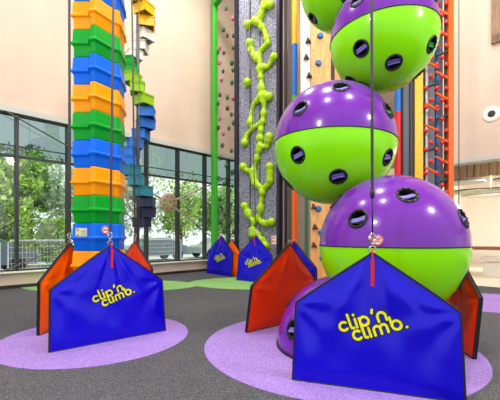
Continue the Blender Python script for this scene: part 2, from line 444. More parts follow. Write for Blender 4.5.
G1, ap_front = gate('violet gate with yellow clip n climb lettering in front of the stacked balls', (.448, 3.65), (1.93, 3.14), .13, ap=1.325, unit=.082, lc=(-.005, .645), lw=.034, seed=3)
G2, ap_l = gate('red lined gate standing left of the stacked balls, seen from inside', (1.10, 6.42), (-.06, 5.41), .20, seed=5, sh=.72)
G3, ap_r = gate('dark red lined gate right of the stacked balls, mostly hidden by them', (2.72, 4.24), (2.93, 5.5), -.12, seed=6, sh=.74, ap=1.12)
G4, ap_t = gate('violet gate with yellow lettering in front of the striped block tower', (-2.575, 4.49), (-1.345, 5.53), .12, seed=8, unit=.076, lc=(.02, .67), lw=.031)
G5, ap_o = gate('red lined gate coloured as lit orange, left of the striped block tower, seen from inside', (-3.04, 6.83), (-3.18, 5.25), .0, 'vinylredlit', seed=9)
G6, ap_b = gate('narrow red lined gate right behind the striped block tower', (-2.12, 7.6), (-3.2, 8.6), .0, 'vinylred', seed=10)
G7, ap_f = gate('small distant violet gate with lettering under the green post', (-1.74, 14.1), (-.68, 12.9), .14, seed=11, sh=.88, ap=1.5, unit=.09, lc=(.05, .68), lw=.036)
G8, ap_g = gate('distant red lined gate coloured as lit orange, between the two small violet gates', (-.28, 12.75), (-1.08, 13.66), .0, 'vinylredlit', seed=12)
G9, ap_v = gate('distant violet gate with lettering in front of the stone panel', (-.44, 11.85), (.66, 10.95), .14, seed=13, sh=.86, ap=1.5, unit=.09, lc=(-.02, .66), lw=.036)
G10, ap_x = gate('violet gate behind the red lined gate, beside the plywood panel', (.65, 8.95), (1.45, 7.6), .0, seed=14)

# ------------------------------------------------------------------ belay ropes
def rope(label, top_xyz, low, r=.018, cord=0.0, cordr=.008):
    top_xyz, low = Vector(top_xyz), Vector(low)
    t = thing('belay_rope', label, 'rope', low)
    zc = low.z + cord
    def at(z): f = (z - low.z) / (top_xyz.z - low.z); return low.lerp(top_xyz, f)
    MB().tube([at(zc if cord else zc + .165), at((zc + top_xyz.z) / 2), top_xyz], r, 8).build('webbing', M['rope'], t, True, off=low)
    if cord:
        MB().tube([at(low.z + .165), at(zc + .02)], cordr, 6).build('cord', M['ropeb'], t, True, off=low)['label'] = 'thin dark blue cord'
        MB().lathe([(0, 0), (.02, .01), (.024, .06), (.02, .09), (0, .1)], axis=(0, 0, 1), org=at(zc - .05)).build('swivel', M['dark'], t, True, off=low)
    k = MB()
    c = low + Vector((0, 0, .107))
    k.tube([c + Vector((.028 * math.cos(a * PI / 8), 0, .055 * math.sin(a * PI / 8))) for a in range(17)], .009)
    k.tube([c + Vector((-.028, 0, -.03)), c + Vector((-.028, 0, .03))], .018)
    k.build('carabiner', M['steel'], t, True, off=low)['label'] = 'steel carabiner'
    return t
HT = 8.5
rope('grey belay rope hanging in front of the stacked balls to the violet gate', ap_front + Vector((-.03, 0, HT)), ap_front, .015, .56)
rope('grey belay rope hanging in front of the striped tower to its violet gate', ap_t + Vector((.11, 0, HT)), ap_t, .016)
rope('grey belay rope along the left edge of the striped tower', ap_o + Vector((-.02, 0, HT)), ap_o + Vector((0, 0, .0)), .022)
rope('grey belay rope along the right edge of the striped tower', ap_b + Vector((-.12, 0, HT + 1)), ap_b, .02)
rope('thin dark rope at the left of the bare cream strip on the right wall', (5.55, 9.3, 9.5), (5.55, 9.3, .25), .012)
rope('thin rope hanging down the left of the stone panel', ap_v + Vector((-.30, 0, 9.6)), ap_v, .014)

# ------------------------------------------------------------------ striped block tower
T0 = Vector((-2.53, 6.17, 0))
t = thing('block_tower', 'tall climbing tower of stacked orange, green and blue plastic modules', 'climbing tower', T0)
base = [(-.385, -.40), (-.10, -.40), (-.045, -.52), (.03, -.53), (.055, -.49), (.215, -.20), (.25, -.20), (.285, -.15), (.265, -.09), (.235, .2), (.19, .36), (-.385, .36)]
def inset(poly, d):
    n = len(poly); out = []
    for i in range(n):
        a, b, c = Vector(poly[i - 1]), Vector(poly[i]), Vector(poly[(i + 1) % n])
        e1 = (b - a).normalized(); e2 = (c - b).normalized()
        n1 = Vector((e1.y, -e1.x)); n2 = Vector((e2.y, -e2.x)); bis = (n1 + n2).normalized()
        k = min(1.6, 1 / max(.4, bis.dot(n1)))
        out.append(tuple(b + bis * d * k))
    return out
edges = [0, .335] + [.793 + .458 * i for i in range(0, 18)]
mats = ['mb', 'mg', 'mo']; labs = ['blue plastic module', 'green plastic module', 'orange plastic module']
for i, (z0, z1) in enumerate(zip(edges, edges[1:])):
    h = z1 - z0; zm = z0 + h * .46
    ci = i % 3          # blue, green, orange ... from the floor up
    rr = []
    for z, d in ((z0 + .004, -.012), (z0 + .02, -.004), (zm - .06, -.004), (zm - .025, .012), (zm - .012, .032), (zm + .016, .036), (zm + .026, .03), (zm + .036, .012), (z1 - .012, .004), (z1 + .002, -.012)):
        rr.append([(x, y, z) for x, y in inset(base, d)])
    g = MB().rings(rr)
    o = g.build('tower_module', M[['mb', 'mg', 'mo'][(ci) % 3]], t, 'angle'); o['label'] = labs[ci]
    bv = o.modifiers.new('b', 'BEVEL'); bv.width = .006; bv.segments = 2; bv.limit_method = 'ANGLE'
    if i == 3:
        s = MB().box((-.24, -.419, 1.555), (.19, .004, .155)); sg = s.build('notice', M['stickg'], o); sg['label'] = 'pale notice with coloured dots'
        s = MB()
        for q in range(3): s.box((-.20, -.422, 1.515 + q * .032), (.085, .002, .008))
        s.build('notice_lines', M['stickr'], sg) if False else s.build('notice_lines', M['stickr'], o)
        s = MB()
        for dx, dz in ((-.30, 1.60), (-.30, 1.51)): s.lathe([(0, .002), (.022, .002), (.022, 0)], (dx, -.421, dz), (0, -1, 0), 16)
        s.build('notice_dots', M['orangep'], o)
        nd = Vector((.29, -.16, 0)).normalized()
        c = Vector((.12, -.372, 1.60)) + nd * .018
        for rr_, dz, m_ in ((.07, .006, 'stickw'), ):
            MB().lathe([(0, dz), (rr_, dz), (rr_, 0)], c, nd, 28).build('round_sign', M[m_], o)['label'] = 'round white sign with red ring'
        MB().lathe([(.05, .009), (.066, .009), (.066, .004), (.05, .004), (.05, .009)], c, nd, 28).build('sign_ring', M['stickr'], o)
        MB().box((0, 0, 0), (1, 1, 1), mtx=Matrix.Translation(c + nd * .008) @ nd.to_track_quat('Z', 'Y').to_matrix().to_4x4() @ Matrix.Diagonal((.075, .022, .003, 1))).build('sign_bar', M['stickr'], o)

# ------------------------------------------------------------------ ball stack
BB = Vector((1.5, 4.9, 0))
bt = thing('ball_climbing_tower', 'climbing tower of big purple and lime green balls stacked in a zigzag', 'climbing tower', BB)
def hemi(c, r, up, tilt, n=64, m=20):
    """closed half ball, cut a hair from the equator"""
    g = MB(); rg = []
    for j in range(m):
        a = PI / 2 * j / m
        rg.append([(r * math.cos(a) * math.cos(2 * PI * k / n), r * math.cos(a) * math.sin(2 * PI * k / n), up * r * math.sin(a) + up * .004) for k in range(n)])
    g.rings(rg, cap=False)
    vs = [v for v in g.bm.verts]
    ring0 = vs[:n]; last = vs[-n:]
    g.bm.faces.new(ring0); tip = g.bm.verts.new((0, 0, up * (r + .004)))
    for k in range(n): g.bm.faces.new((last[k], last[(k + 1) % n], tip))
    return g
def ball(c, r, tilt, pk, dome=False, green=(), s=1.0):
    c = Vector(c); Rm = Matrix.Rotation(tilt[0], 3, 'X') @ Matrix.Rotation(tilt[1], 3, 'Y')
    for up, nm, mt in ((1, 'upper_shell', 'ballp'), (-1, 'lower_shell', 'ballg')):
        if dome and up < 0: continue
        holes = []
        for az, el in pk:
            if (el > 0) != (up > 0): continue
            a, e = math.radians(az), math.radians(el)
            holes.append((Vector((math.cos(e) * math.sin(a), -math.cos(e) * math.cos(a), math.sin(e))), az, el))
        g = hemi(c, r, up, tilt)
        sh = g.build(nm, M[mt], bt, True)
        sh['label'] = 'purple upper half shell' if up > 0 else 'lime green lower half shell'
        if holes:
            cu = MB()
            for nv, *_ in holes:
                cu.lathe([(0, -.17), (.10 * s, -.17), (.10 * s, .06), (0, .06)], nv * r, nv, 32)
            cut = cu.build('cutter', M['cup'], bt)
            bo = sh.modifiers.new('cut', 'BOOLEAN'); bo.operation = 'DIFFERENCE'; bo.object = cut; bo.solver = 'EXACT'
            applied(sh)
            bpy.data.objects.remove(cut)
        # smooth shell, crisp hole edges
        for p in sh.data.polygons: p.use_smooth = True
        sh.data.set_sharp_from_angle(angle=math.radians(35))
        Mx = Matrix.Translation(c - BB) @ Rm.to_4x4()
        sh.data.transform(Mx)
        for nv, az, el in holes:
            nw = Rm @ nv; o = c - BB + nw * r
            p = MB().lathe([(.128, -.014), (.130, -.002), (.118, .007), (.099, .006), (.093, -.008), (.09, -.13), (0, -.15)], o, nw, 32)
            if s != 1: bmesh.ops.scale(p.bm, vec=(s, s, s), space=Matrix.Translation(-o), verts=p.bm.verts)
            x, y, _ = basis(nw)
            for q in range(10):
                an = 2 * PI * q / 10; cc = o + (x * math.cos(an) + y * math.sin(an)) * .109 * s + nw * .006
                p.sphere(cc, .013 * s, 1)
            p.build('hand_pocket', M['cup'], sh, 'angle')['label'] = 'black hand hole rim'
            h = Vector((0, 0, 1)); side = h.cross(nw).normalized(); upv = nw.cross(side)
            side = (side * math.cos(.25) + upv * math.sin(.25)); upv = nw.cross(side)
            gm = MB()
            for dy, dd in ((-.022, -.02), (.012, -.035)):
                gm.tube([o + side * k * .094 * s + upv * dy * s + nw * (dd - .012 * (1 - abs(k))) for k in (-1, -.6, 0, .6, 1)], [.02 * s, .018 * s, .017 * s, .018 * s, .02 * s], 8)
            gm.build('grip_bar', M['gripg' if (az, el) in green else 'grip'], sh, True)['label'] = 'green grip bar' if (az, el) in green else 'lavender grip bar'
    ring = MB(); n = 72
    ring.tube([(c - BB) + Rm @ Vector(((r + .001) * math.cos(2 * PI * k / n), (r + .001) * math.sin(2 * PI * k / n), 0)) for k in range(n + 1)], .009, 6)
    ring.build('seam', M['black'], bt, True)['label'] = 'black seam band'
def pattern(e1=21, e2=41, f1=-20, f2=-42, az=0):
    return [(a + az, e1) for a in (-46, 44, 134, -136)] + [(a + az, e2) for a in (-7, 83, 173, -97)] + \
           [(a + az, f1) for a in (-47, 45, 135, -135)] + [(a + az, f2) for a in (-7, 83, 173, -97)]
p1 = pattern(21, 40, -25, -46, 0); p1[8] = (-30, -27); p1[9] = (54, -26)
ball((1.92, 4.79, 1.37), .95, (0, .0), p1, green=((54, -26),))
ball((1.34, 5.6, 2.96), .95, (.0, .03), [(a, e) for a, e in pattern()], green=((44, 21),))
ball((2.07, 5.46, 4.58), .80, (.0, -.05), pattern(21, 41, -29, -51), green=((45, -29),), s=.95)
ball((1.65, 6.2, 5.92), .75, (.0, .0), pattern(21, 41, -20, -45), s=.9)
ball((1.33, 4.77, .03), .95, (0, 0), [(-104, 36), (-63, 19), (-14, 36), (27, 19), (76, 36), (117, 19), (166, 36), (-153, 19)], dome=True)
MB().lathe([(.94, .008), (.968, .008), (.968, .035), (.94, .04)], Vector((1.33, 4.77, 0)) - BB, n=72).build('base_rim', M['black'], bt)
# hidden flanges bolting the balls together, and the rear support post
cn = MB()
for a, b in (((1.92, 4.79, 1.37), (1.34, 5.6, 2.96)), ((1.34, 5.6, 2.96), (2.07, 5.46, 4.58)), ((2.07, 5.46, 4.58), (1.65, 6.2, 5.92)), ((1.33, 4.77, .3), (1.92, 4.79, 1.37))):
    a, b = Vector(a) - BB, Vector(b) - BB; m_ = (a + b) / 2; d_ = (b - a).normalized()
    cn.tube([m_ - d_ * .12, m_ + d_ * .12], .16, 20)
cn.build('joint_collar', M['dark'], bt, True)
nv = Vector((372 - 250 + 6, 350, -4)); nv = Vector((-.13, -.97, .10)).normalized()
# round no-climbing sign near the seam
sc_c = Vector((1.92, 4.79, 1.37)); az = math.radians(-30); el = math.radians(5)
for nm, r0, r1, zz, mt, lb in (('round_sign', 0, .062, .004, 'stickw', 'round white sign'), ('sign_ring', .048, .060, .007, 'stickr', 'red ring of the sign')):
    nn = Vector((math.cos(el) * math.sin(az), -math.cos(el) * math.cos(az), math.sin(el)))
    MB().lathe([(r0, zz), (r1, zz), (r1, -.002), (r0, -.002)], sc_c - BB + nn * .95, nn, 28).build(nm, M[mt], bt)['label'] = lb
b_ = MB()
for dz in (-.018, .004, .024):
    q = nn.to_track_quat('Z', 'Y').to_matrix().to_4x4()
    b_.box((0, 0, 0), (1, 1, 1), mtx=Matrix.Translation(sc_c - BB + nn * .956) @ q @ Matrix.Translation((0, dz, 0)) @ Matrix.Diagonal((.07, .011, .004, 1)))
b_.build('sign_lines', M['stickr'], bt)['label'] = 'red lines on the sign'

# ------------------------------------------------------------------ spiral of hanging blocks behind the tower
S0 = Vector((-3.02, 9.4, 0))
t = thing('spiral_block_column', 'spiral staircase of hollow coloured blocks around a pole behind the striped tower', 'climbing tower', S0)
MB().tube([(0, 0, 0), (0, 0, 9.2)], .035, 12).build('pole', M['cabled'], t, True)
cols = [('navy', 1.72, 2.55), ('teal', 2.55, 3.45), ('lblue', 3.45, 5.02), ('lime', 5.02, 5.75), ('mg', 5.75, 6.2), ('white', 6.2, 7.15), ('yel', 7.15, 8.4)]
z = 1.74; k = 0
while z < 8.2:
    c_ = [c for c, a, b in cols if a <= z + .14 < b]; c_ = c_[0] if c_ else 'yel'
    yv = 236 - (z + .13 - 1.5) * 350 / 9.4                  # helix phase, one turn each 2.45 m
    ph = (z - 2.28) / 2.45 * 2 * PI
    ang = -ph                                                # 0 = points right; descends towards the left in front
    rot = Matrix.Rotation(ang, 4, 'Z') @ Matrix.Translation((.24, 0, z))
    g = MB()
    w_, d_, h_ = .40, .36, .265
    for cx, cy, cz, sx, sy, sz in ((0, 0, h_ - .015, w_, d_, .03), (0, -d_ / 2 + .012, h_ / 2, w_, .024, h_), (0, d_ / 2 - .012, h_ / 2, w_, .024, h_),
                                   (-w_ / 2 + .012, 0, h_ / 2, .024, d_ - .04, h_), (w_ / 2 - .012, 0, h_ / 2, .024, d_ - .04, h_), (0, 0, h_ / 2, .02, d_ - .04, h_ - .03), (0, 0, .03, w_ + .03, d_ + .03, .02) if False else (0, 0, h_ - .045, w_ + .03, d_ + .03, .02)):
        g.box((0, 0, 0), (1, 1, 1), mtx=rot @ Matrix.Translation((cx, cy, cz)) @ Matrix.Diagonal((sx, sy, sz, 1)))
    o = g.build('block', M[c_], t); o['label'] = {'navy': 'navy', 'teal': 'teal', 'lblue': 'blue', 'lime': 'lime', 'mg': 'green', 'white': 'white', 'yel': 'yellow'}[c_] + ' hollow block'
    z += .268; k += 1
rope('thin dark rope hanging in front of the spiral block column', S0 + Vector((.2, -.5, 9.2)), S0 + Vector((.2, -.5, .95)), .012)

# ------------------------------------------------------------------ window brace with wooden hub
hb = wp(5.35, -.18); hz = 3.0 - .06
hb = Vector((hb.x, hb.y, 2.78))
def wpt(s, z, y=-.12): v = wp(s, y); return Vector((v.x, v.y, z))
t = thing('cable_brace', 'crossed steel cables meeting at a round wooden hub before the windows', 'cable brace', hb)
ax = Vector((-.716, .698, 0))
MB().lathe([(.10, -.05), (.33, -.05), (.36, -.03), (.36, .03), (.33, .05), (.10, .05), (.10, -.05)], (0, 0, 0), ax, 36).build('hub', M['hubw'], t, 'angle')
g = MB()
for q in range(8):
    a = q * PI / 4 + .39; g.tube([Vector((.698 * math.cos(a) * .24, .716 * math.cos(a) * .24, .24 * math.sin(a))) - ax * .06, Vector((.698 * math.cos(a) * .24, .716 * math.cos(a) * .24, .24 * math.sin(a))) + ax * .06], .03, 8)
g.build('bolt', M['dark'], t)
for (s_, z_) in ((.1, 5.0), (0.0, .5), (9.7, 4.7), (9.0, .55)):
    e_ = wpt(s_, z_) - hb; d_ = e_.normalized()
    MB().tube([d_ * .3, e_], .022, 6).build('cable', M['cabled'], t); MB().tube([d_ * .27, d_ * 1.5], .04, 8).build('sleeve', M['cable'], t)['label'] = 'pale cable sleeve'

# ------------------------------------------------------------------ clear climbing panel with green post
P0, P1 = Vector((-1.5, 14.8, 0)), Vector((-.45, 13.2, 0)); pa = math.atan2(P1.y - P0.y, P1.x - P0.x); Lp = (P1 - P0).length
t = thing('clear_climbing_panel', 'clear climbing panel dotted with small pink and green holds', 'climbing panel', P0, pa)
MB().box((Lp / 2 - .1, .02, 5.8), (Lp - .24, .03, 11.4)).build('sheet', M['acrylic'], t)
MB().box((Lp - .16, .02, 5.9), (.12, .12, 11.8)).build('side_post', M['postk'], t)['label'] = 'dark side post'
for x in ('L',):
    MB().box((.02, -.02, 5.9), (.26, .2, 11.8), bevel=.02).build('green_post', M['greenp'], t)['label'] = 'bright green post'
    MB().box((Lp / 2 - .09, -.02, 11.3), (Lp - .16, .22, .24)).build('top_beam', M['greenp'], t)['label'] = 'green top beam'
H = [(1.05, 10.54), (1.58, 9.86), (0.82, 9.81), (1.15, 9.42), (1.61, 9.2), (0.53, 9.21), (0.36, 9.1), (0.86, 8.86), (1.61, 8.73), (0.49, 8.61), (1.49, 8.2), (0.79, 8.14), (1.61, 7.88), (0.66, 7.85), (1.51, 7.42), (0.53, 7.28), (1.15, 6.97), (1.61, 6.8), (0.36, 6.98), (1.15, 6.54), (1.46, 6.21), (0.53, 6.3), (1.61, 5.84), (0.37, 5.98), (1.27, 5.72), (0.82, 5.61), (0.74, 5.16), (1.46, 4.8), (0.57, 4.69), (1.07, 4.28), (1.54, 3.97), (0.4, 3.9), (0.91, 3.59), (1.38, 3.29), (0.49, 3.02), (0.66, 2.68), (1.46, 2.74), (0.99, 2.38), (0.49, 2.08), (1.38, 2.05), (1.61, 1.65), (0.82, 1.66)]
for i, (x, z_) in enumerate(H):
    g = MB().sphere((x, -.03, z_), .07 + .03 * random.random(), 2, (1, .7, 1.15))
    for v in g.bm.verts: v.co += Vector((random.uniform(-.012, .012), 0, random.uniform(-.012, .012)))
    kk = 'holdg' if (z_ < 5.4 or i % 2 == 0) else ('holdp' if i % 4 == 1 else 'holdk')
    g.build('climbing_hold', M[kk], t, True)['label'] = {'holdg': 'dark green hold', 'backp': mat('mid grey board', (134, 140, 150), .6), 'hubw': mat('pale brown wood', (164, 140, 116), .5, var=.1),
 'holdp': 'pink hold', 'holdk': 'brown hold'}[kk]
ball_ = MB().sphere((0, 0, .16), .16, 3); bo = ball_.build('floor_ball', M['postk'], None, True, loc=(-1.32, 14.0, 1.26)) if False else None

# ------------------------------------------------------------------ stone panel with vine
Q0, Q1 = Vector((-.42, 13.1, 0)), Vector((.95, 12.0, 0)); qa = math.atan2(Q1.y - Q0.y, Q1.x - Q0.x); Lq = (Q1 - Q0).length
t = thing('stone_climbing_panel', 'tall grey stone textured climbing panel with a lime green vine', 'climbing panel', Q0, qa)
g = MB(); nx, nz = 24, 150
gr = [[g.bm.verts.new((Lq * i / nx, random.uniform(-.012, .012) - .014 * (i % 8 == 0) * -1, 11.6 * j / nz)) for j in range(nz + 1)] for i in range(nx + 1)]
for i in range(nx):
    for j in range(nz): g.bm.faces.new((gr[i][j], gr[i + 1][j], gr[i + 1][j + 1], gr[i][j + 1]))
g.build('stone_face', M['stone'], t, True, normals=False)
g = MB()
for x in (.55, 1.0): g.box((x, -.006, 5.8), (.025, .03, 11.6))
g.build('joint_strip', M['dark'], t)['label'] = 'dark vertical joints'
MB().box((Lq / 2, .10, 5.8), (Lq, .14, 11.6)).build('backing', M['postk'], t)
MB().box((-.03, .03, 5.9), (.06, .2, 11.8)).build('side_post', M['postk'], t)
MB().box((Lq + .06, .03, 5.9), (.12, .22, 11.8)).build('side_post', M['postk'], t)
VINE = [[(1.26, 10.22), (1.25, 9.7), (1.1, 9.35), (1.03, 9.04), (1.25, 8.68), (1.39, 8.21), (1.03, 8.05), (1.03, 7.53), (1.1, 7.0), (1.1, 6.53), (1.25, 6.11), (1.17, 5.6), (1.04, 5.06), (1.04, 4.64), (0.89, 4.26), (0.72, 3.81), (0.82, 3.41), (1.17, 3.13), (1.1, 2.74), (1.04, 2.28), (0.72, 1.93), (0.72, 1.57)], [(1.25, 9.7), (1.48, 9.5)], [(1.03, 9.04), (0.82, 9.2)], [(1.03, 7.69), (0.66, 8.11), (0.59, 8.49)], [(1.08, 7.46), (1.39, 7.37), (1.66, 7.63)], [(1.1, 6.53), (1.45, 6.33)], [(1.1, 6.43), (0.74, 6.23), (0.66, 5.94), (.63, 5.6)], [(1.17, 5.53), (0.72, 5.37), (0.44, 5.22), (0.35, 4.92)], [(1.04, 4.67), (1.35, 4.62), (1.45, 4.94)], [(0.72, 3.85), (0.44, 3.88), (0.28, 4.05)], [(1.17, 3.13), (1.48, 3.34), (1.48, 3.9)], [(0.77, 2.0), (0.59, 2.19), (0.35, 2.6)], [(0.91, 2.14), (1.26, 1.92), (1.56, 1.98)], [(0.72, 1.72), (1.08, 1.43), (1.3, 1.15)], [(.42, 7.0), (.48, 7.1)], [(.45, 9.1), (.5, 9.2)]]
g = MB()
for pl in VINE:
    for (a, b) in zip(pl, pl[1:]):
        n = max(2, int(math.hypot(b[0] - a[0], b[1] - a[1]) / .09))
        for i in range(n):
            f_ = i / n; lump = 1 + .55 * (random.random() < .3)
            g.sphere((a[0] + (b[0] - a[0]) * f_, -.06, a[1] + (b[1] - a[1]) * f_), (.088 + .035 * random.random()) * lump, 1)
    g.sphere((pl[-1][0], -.08, pl[-1][1]), .16, 2)
vo = g.build('vine', M['vine'], t, True); vo['label'] = 'knobbly lime green vine'
rm = vo.modifiers.new('r', 'REMESH'); rm.mode = 'VOXEL'; rm.voxel_size = .035; rm.use_smooth_shade = True
sm = vo.modifiers.new('s', 'SMOOTH'); sm.iterations = 2
applied(vo)
for p in vo.data.polygons: p.use_smooth = True
sg = MB().box((1.63, -.03, 1.36), (.22, .01, .30)).build('notice', M['stickw'], t); sg['label'] = 'small cream notice'
g = MB()
for dz in (.06, -.06): g.lathe([(0, .006), (.035, .006), (.035, 0)], (1.58, -.035, 1.38 + dz), (0, -1, 0), 14)
for dz in (.08, .04, -.04, -.08): g.box((1.68, -.037, 1.38 + dz), (.08, .003, .012))
g.build('notice_marks', M['orangep'], t)

# posts right of the stone panel
tag(MB().box((1.22, 11.9, 5.2), (.10, .16, 10.4), bevel=.01).build('steel_post', M['postk']), 'slim navy post right beside the stone panel', 'post')
tag(MB().box((1.38, 11.6, 5.2), (.22, .2, 10.4), bevel=.02).build('padded_post', M['postb']), 'brown grey padded post between navy post and striped pole', 'post')
PX = Vector((1.34, 10.5, 0))
t = thing('colour_pole', 'slim pole striped yellow, blue and orange left of the plywood panel', 'pole', PX)
zz = [(0, .9, 'bluep'), (.9, 3.1, 'orangep'), (3.1, 4.6, 'yellowp'), (4.6, 5.7, 'greenp'), (5.7, 7.25, 'bluep'), (7.25, 9.6, 'yellowp')]
for a, b, m_ in zz:
    MB().tube([(0, 0, a), (0, 0, b)], .085, 16).build('segment', M[m_], t, 'angle')['label'] = {'bluep': 'blue', 'orangep': 'orange', 'yellowp': 'yellow', 'greenp': 'green'}[m_] + ' pole segment'

# plywood climbing board
PB = Vector((1.9, 9.6, 0))
t = thing('plywood_climbing_board', 'plywood climbing board with dark triangular and blue round holds', 'climbing panel', PB)
MB().box((.05, .05, 4.6), (.56, .05, 9.2)).build('board', M['ply'], t)
MB().box((-.37, .07, 6.1), (.26, .04, 6.2)).build('white_strip', M['white'], t)['label'] = 'white side strip'
MB().box((-.33, .12, 1.5), (.10, .05, 3.0)).build('strip_post', M['holdg'], t)['label'] = 'dark green slim post'
MB().box((.38, .05, 4.6), (.08, .12, 9.2)).build('edge_post', M['dark'], t)['label'] = 'black edge post'
MB().box((.60, .06, 4.6), (.34, .05, 9.2)).build('board', M['ply'], t)
for x, z_ in ((-.30, 6.85), (-.35, 6.4), (-.27, 5.9), (-.30, 5.4), (-.32, 4.9), (-.14, 2.3), (-.10, 1.75), (-.13, 1.25), (.6, 7.2), (.6, 6.2)):
    g = MB(); g.rings([[(x + .10 * math.cos(a), -.0 + .02, z_ + .12 * math.sin(a)) for a in (PI / 2 + .3, PI * 7 / 6, PI * 11 / 6)], [(x + .05 * math.cos(a), -.09, z_ + .06 * math.sin(a)) for a in (PI / 2 + .3, PI * 7 / 6, PI * 11 / 6)]])
    g.build('climbing_hold', M['holdk'], t)['label'] = 'dark triangular hold'
for x, z_ in ((.03, 7.0), (-.02, 6.25), (.12, 5.6), (.0, 5.0), (-.02, 2.25), (.06, 1.6), (.10, .9), (.02, 3.1), (.15, 3.8)):
    MB().lathe([(.085, 0), (.085, .03), (.06, .065), (0, .07)], (x, .025, z_), (0, -1, 0), 18).build('climbing_hold', M['holdb'], t, 'angle')['label'] = 'blue round hold'
for k in range(2):
    pass
g = MB()
for z_ in [x * .45 + .3 for x in range(19)]:
    for x in (-.16, .24): g.lathe([(.012, 0), (.012, .006), (0, .006)], (x, .024, z_), (0, -1, 0), 8)
bo_ = g.build('bolt_hole', M['dark'], t); bo_['kind'] = 'stuff'

# right hand climbing frame
RX = 8.6
t = thing('colour_pole', 'slim pole coloured blue above red, right behind the middle ball', 'pole', (3.63, RX, 0))
for a, b, m_ in ((0, .6, 'bluep'), (.6, 4.55, 'red'), (4.55, 6.9, 'bluep'), (6.9, 8.6, 'red')):
    MB().tube([(0, 0, a), (0, 0, b)], .075, 16).build('segment', M[m_], t, 'angle')['label'] = {'bluep': 'blue', 'red': 'red'}[m_] + ' pole segment'
t = thing('padded_post', 'charcoal padded post between the blue and red pole and yellow board', 'post', (3.86, RX, 0))
MB().box((0, .05, 4.3), (.24, .18, 8.6), bevel=.03).build('padding', M['pad_grey'], t)
g = MB()
for k in range(60):
    z_ = 2.2 + k * .055
    g.tube([(.05 + .016 * math.cos(a * PI / 4) * (1 if k % 2 else .4), -.06 + .016 * math.cos(a * PI / 4) * (0 if k % 2 else 1), z_ + .034 * math.sin(a * PI / 4)) for a in range(9)], .008, 5)
g.build('chain', M['dark'], t)['label'] = 'dark chain hanging on the padding'
MB().box((.135, .02, 4.3), (.04, .12, 8.6)).build('edge_post', M['dark'], t)
t = thing('rope_ladder_frame', 'climbing frame with yellow board, orange post and red knobbed rungs', 'climbing frame', (4.2, RX, 0))
MB().box((-.07, 0, 4.3), (.20, .10, 8.6), bevel=.01).build('yellow_board', M['yellowp'], t)['label'] = 'yellow side board'
MB().box((.71, 0, 4.3), (.13, .14, 8.6), bevel=.01).build('orange_post', M['orangep'], t)['label'] = 'orange side post'
MB().box((.34, .22, 4.3), (.62, .03, 8.6)).build('back_panel', M['backp'], t)['label'] = 'grey back panel'
MB().box((.50, .19, 4.3), (.06, .03, 8.6)).build('back_strip', M['lblue'], t)['label'] = 'blue strip'
MB().box((.22, .19, 4.3), (.07, .03, 8.6)).build('back_strip', M['white'], t)['label'] = 'white strip'
for x in (.10, .37, .60): MB().tube([(x, .02, 0.05), (x, .02, 8.5)], .022, 8).build('cable', M['dark'], t)
z_ = .5; k = 0
while z_ < 8.3:
    x0, x1 = ((.08, .40), (.34, .63))[k % 2]
    sl_ = -.16 if k % 3 else .10
    MB().tube([(x0, -.04, z_ - sl_ / 2), (x1, -.04, z_ + sl_ / 2)], .032, 8).build('rung', M['orangep' if k % 3 else 'dark'], t)['label'] = 'orange rung' if k % 3 else 'black rung'
    for x in ((.10, .37, .60) if k % 2 else (.22, .50)):
        MB().lathe([(0, -.045), (.03, -.04), (.055, -.015), (.055, .015), (.03, .04), (0, .045)], (x, -.05, z_ + .16 + .03 * (k % 4)), (.3, -1, .15), 12).build('knob', M['red'], t, 'angle')['label'] = 'red knob'
    z_ += .26; k += 1

# ------------------------------------------------------------------ hall beyond: rafts, counter, handrail
for i, (tx, y, z_, rx, ry, m_) in enumerate(((8.3, 1.7, 3.36, 1.0, .55, 'ovalw'), (8.6, 2.95, 3.14, 1.25, .6, 'ovalg'), (10.4, 1.9, 3.34, .9, .6, 'ovalw'), (8.5, 4.6, 3.30, 1.2, .6, 'ovalw'), (11.2, 4.2, 3.16, 1.3, .6, 'ovalg'), (8.7, 6.4, 3.3, 1.2, .6, 'ovalw'))):
    L_ = ('white oval ceiling raft nearest the orange post', 'pale green oval ceiling raft, lowest in the open hall', 'white oval ceiling raft at the right edge under the slats', 'white oval ceiling raft behind the pale green one', 'pale green oval ceiling raft further back at the right edge', 'white oval ceiling raft nearest the back wall')[i]
    p = rp(tx, y)
    r = thing('ceiling_raft', L_, 'ceiling raft', (p.x, p.y, z_), RA, 'oval acoustic rafts in the open hall')
    el_ = [(rx * math.cos(2 * PI * k / 48), ry * math.sin(2 * PI * k / 48)) for k in range(48)]
    MB().prism(el_, 0, .05).build('panel', M[m_], r)
    MB().prism([(x * 1.02, y_ * 1.02) for x, y_ in el_], .05, .08).build('edge', M['dark'], r)
    for sx in (-.5, .5): MB().tube([(sx * rx, 0, .08), (sx * rx, 0, 5.4 - z_)], .008, 6).build('hanger', M['steel'], r)
p = rp(13.5, 3.2)
r = thing('reception_counter', 'long white reception counter with a dark slot in the open hall', 'counter', (p.x, p.y, 0), RA)
MB().box((0, 0, .26), (9.0, .7, .52), bevel=.01).build('body', M['white'], r)
MB().box((.6, .02, .58), (7.8, .5, .12)).build('dark_slot', M['dark'], r)['label'] = 'dark recess under the top'
MB().box((0, 0, .68), (9.2, .8, .08), bevel=.01).build('top', M['ovalw'], r)
p = rp(12.5, .6)
r = thing('handrail', 'brown wooden handrail on steel posts at the edge of the open hall', 'handrail', (p.x, p.y, 0), RA)
MB().box((0, 0, 1.12), (10, .10, .11), bevel=.02).build('rail', M['rail'], r)
for x in (-4.4, -2.2, 0, 2.2, 4.4): MB().tube([(x, 0, 0), (x, 0, 1.09)], .022, 8).build('post', M['steel'], r, True)
p = rp(12.2, 1.4)
r = thing('bench', 'low white bench beyond the wooden handrail', 'bench', (p.x, p.y, 0), RA)
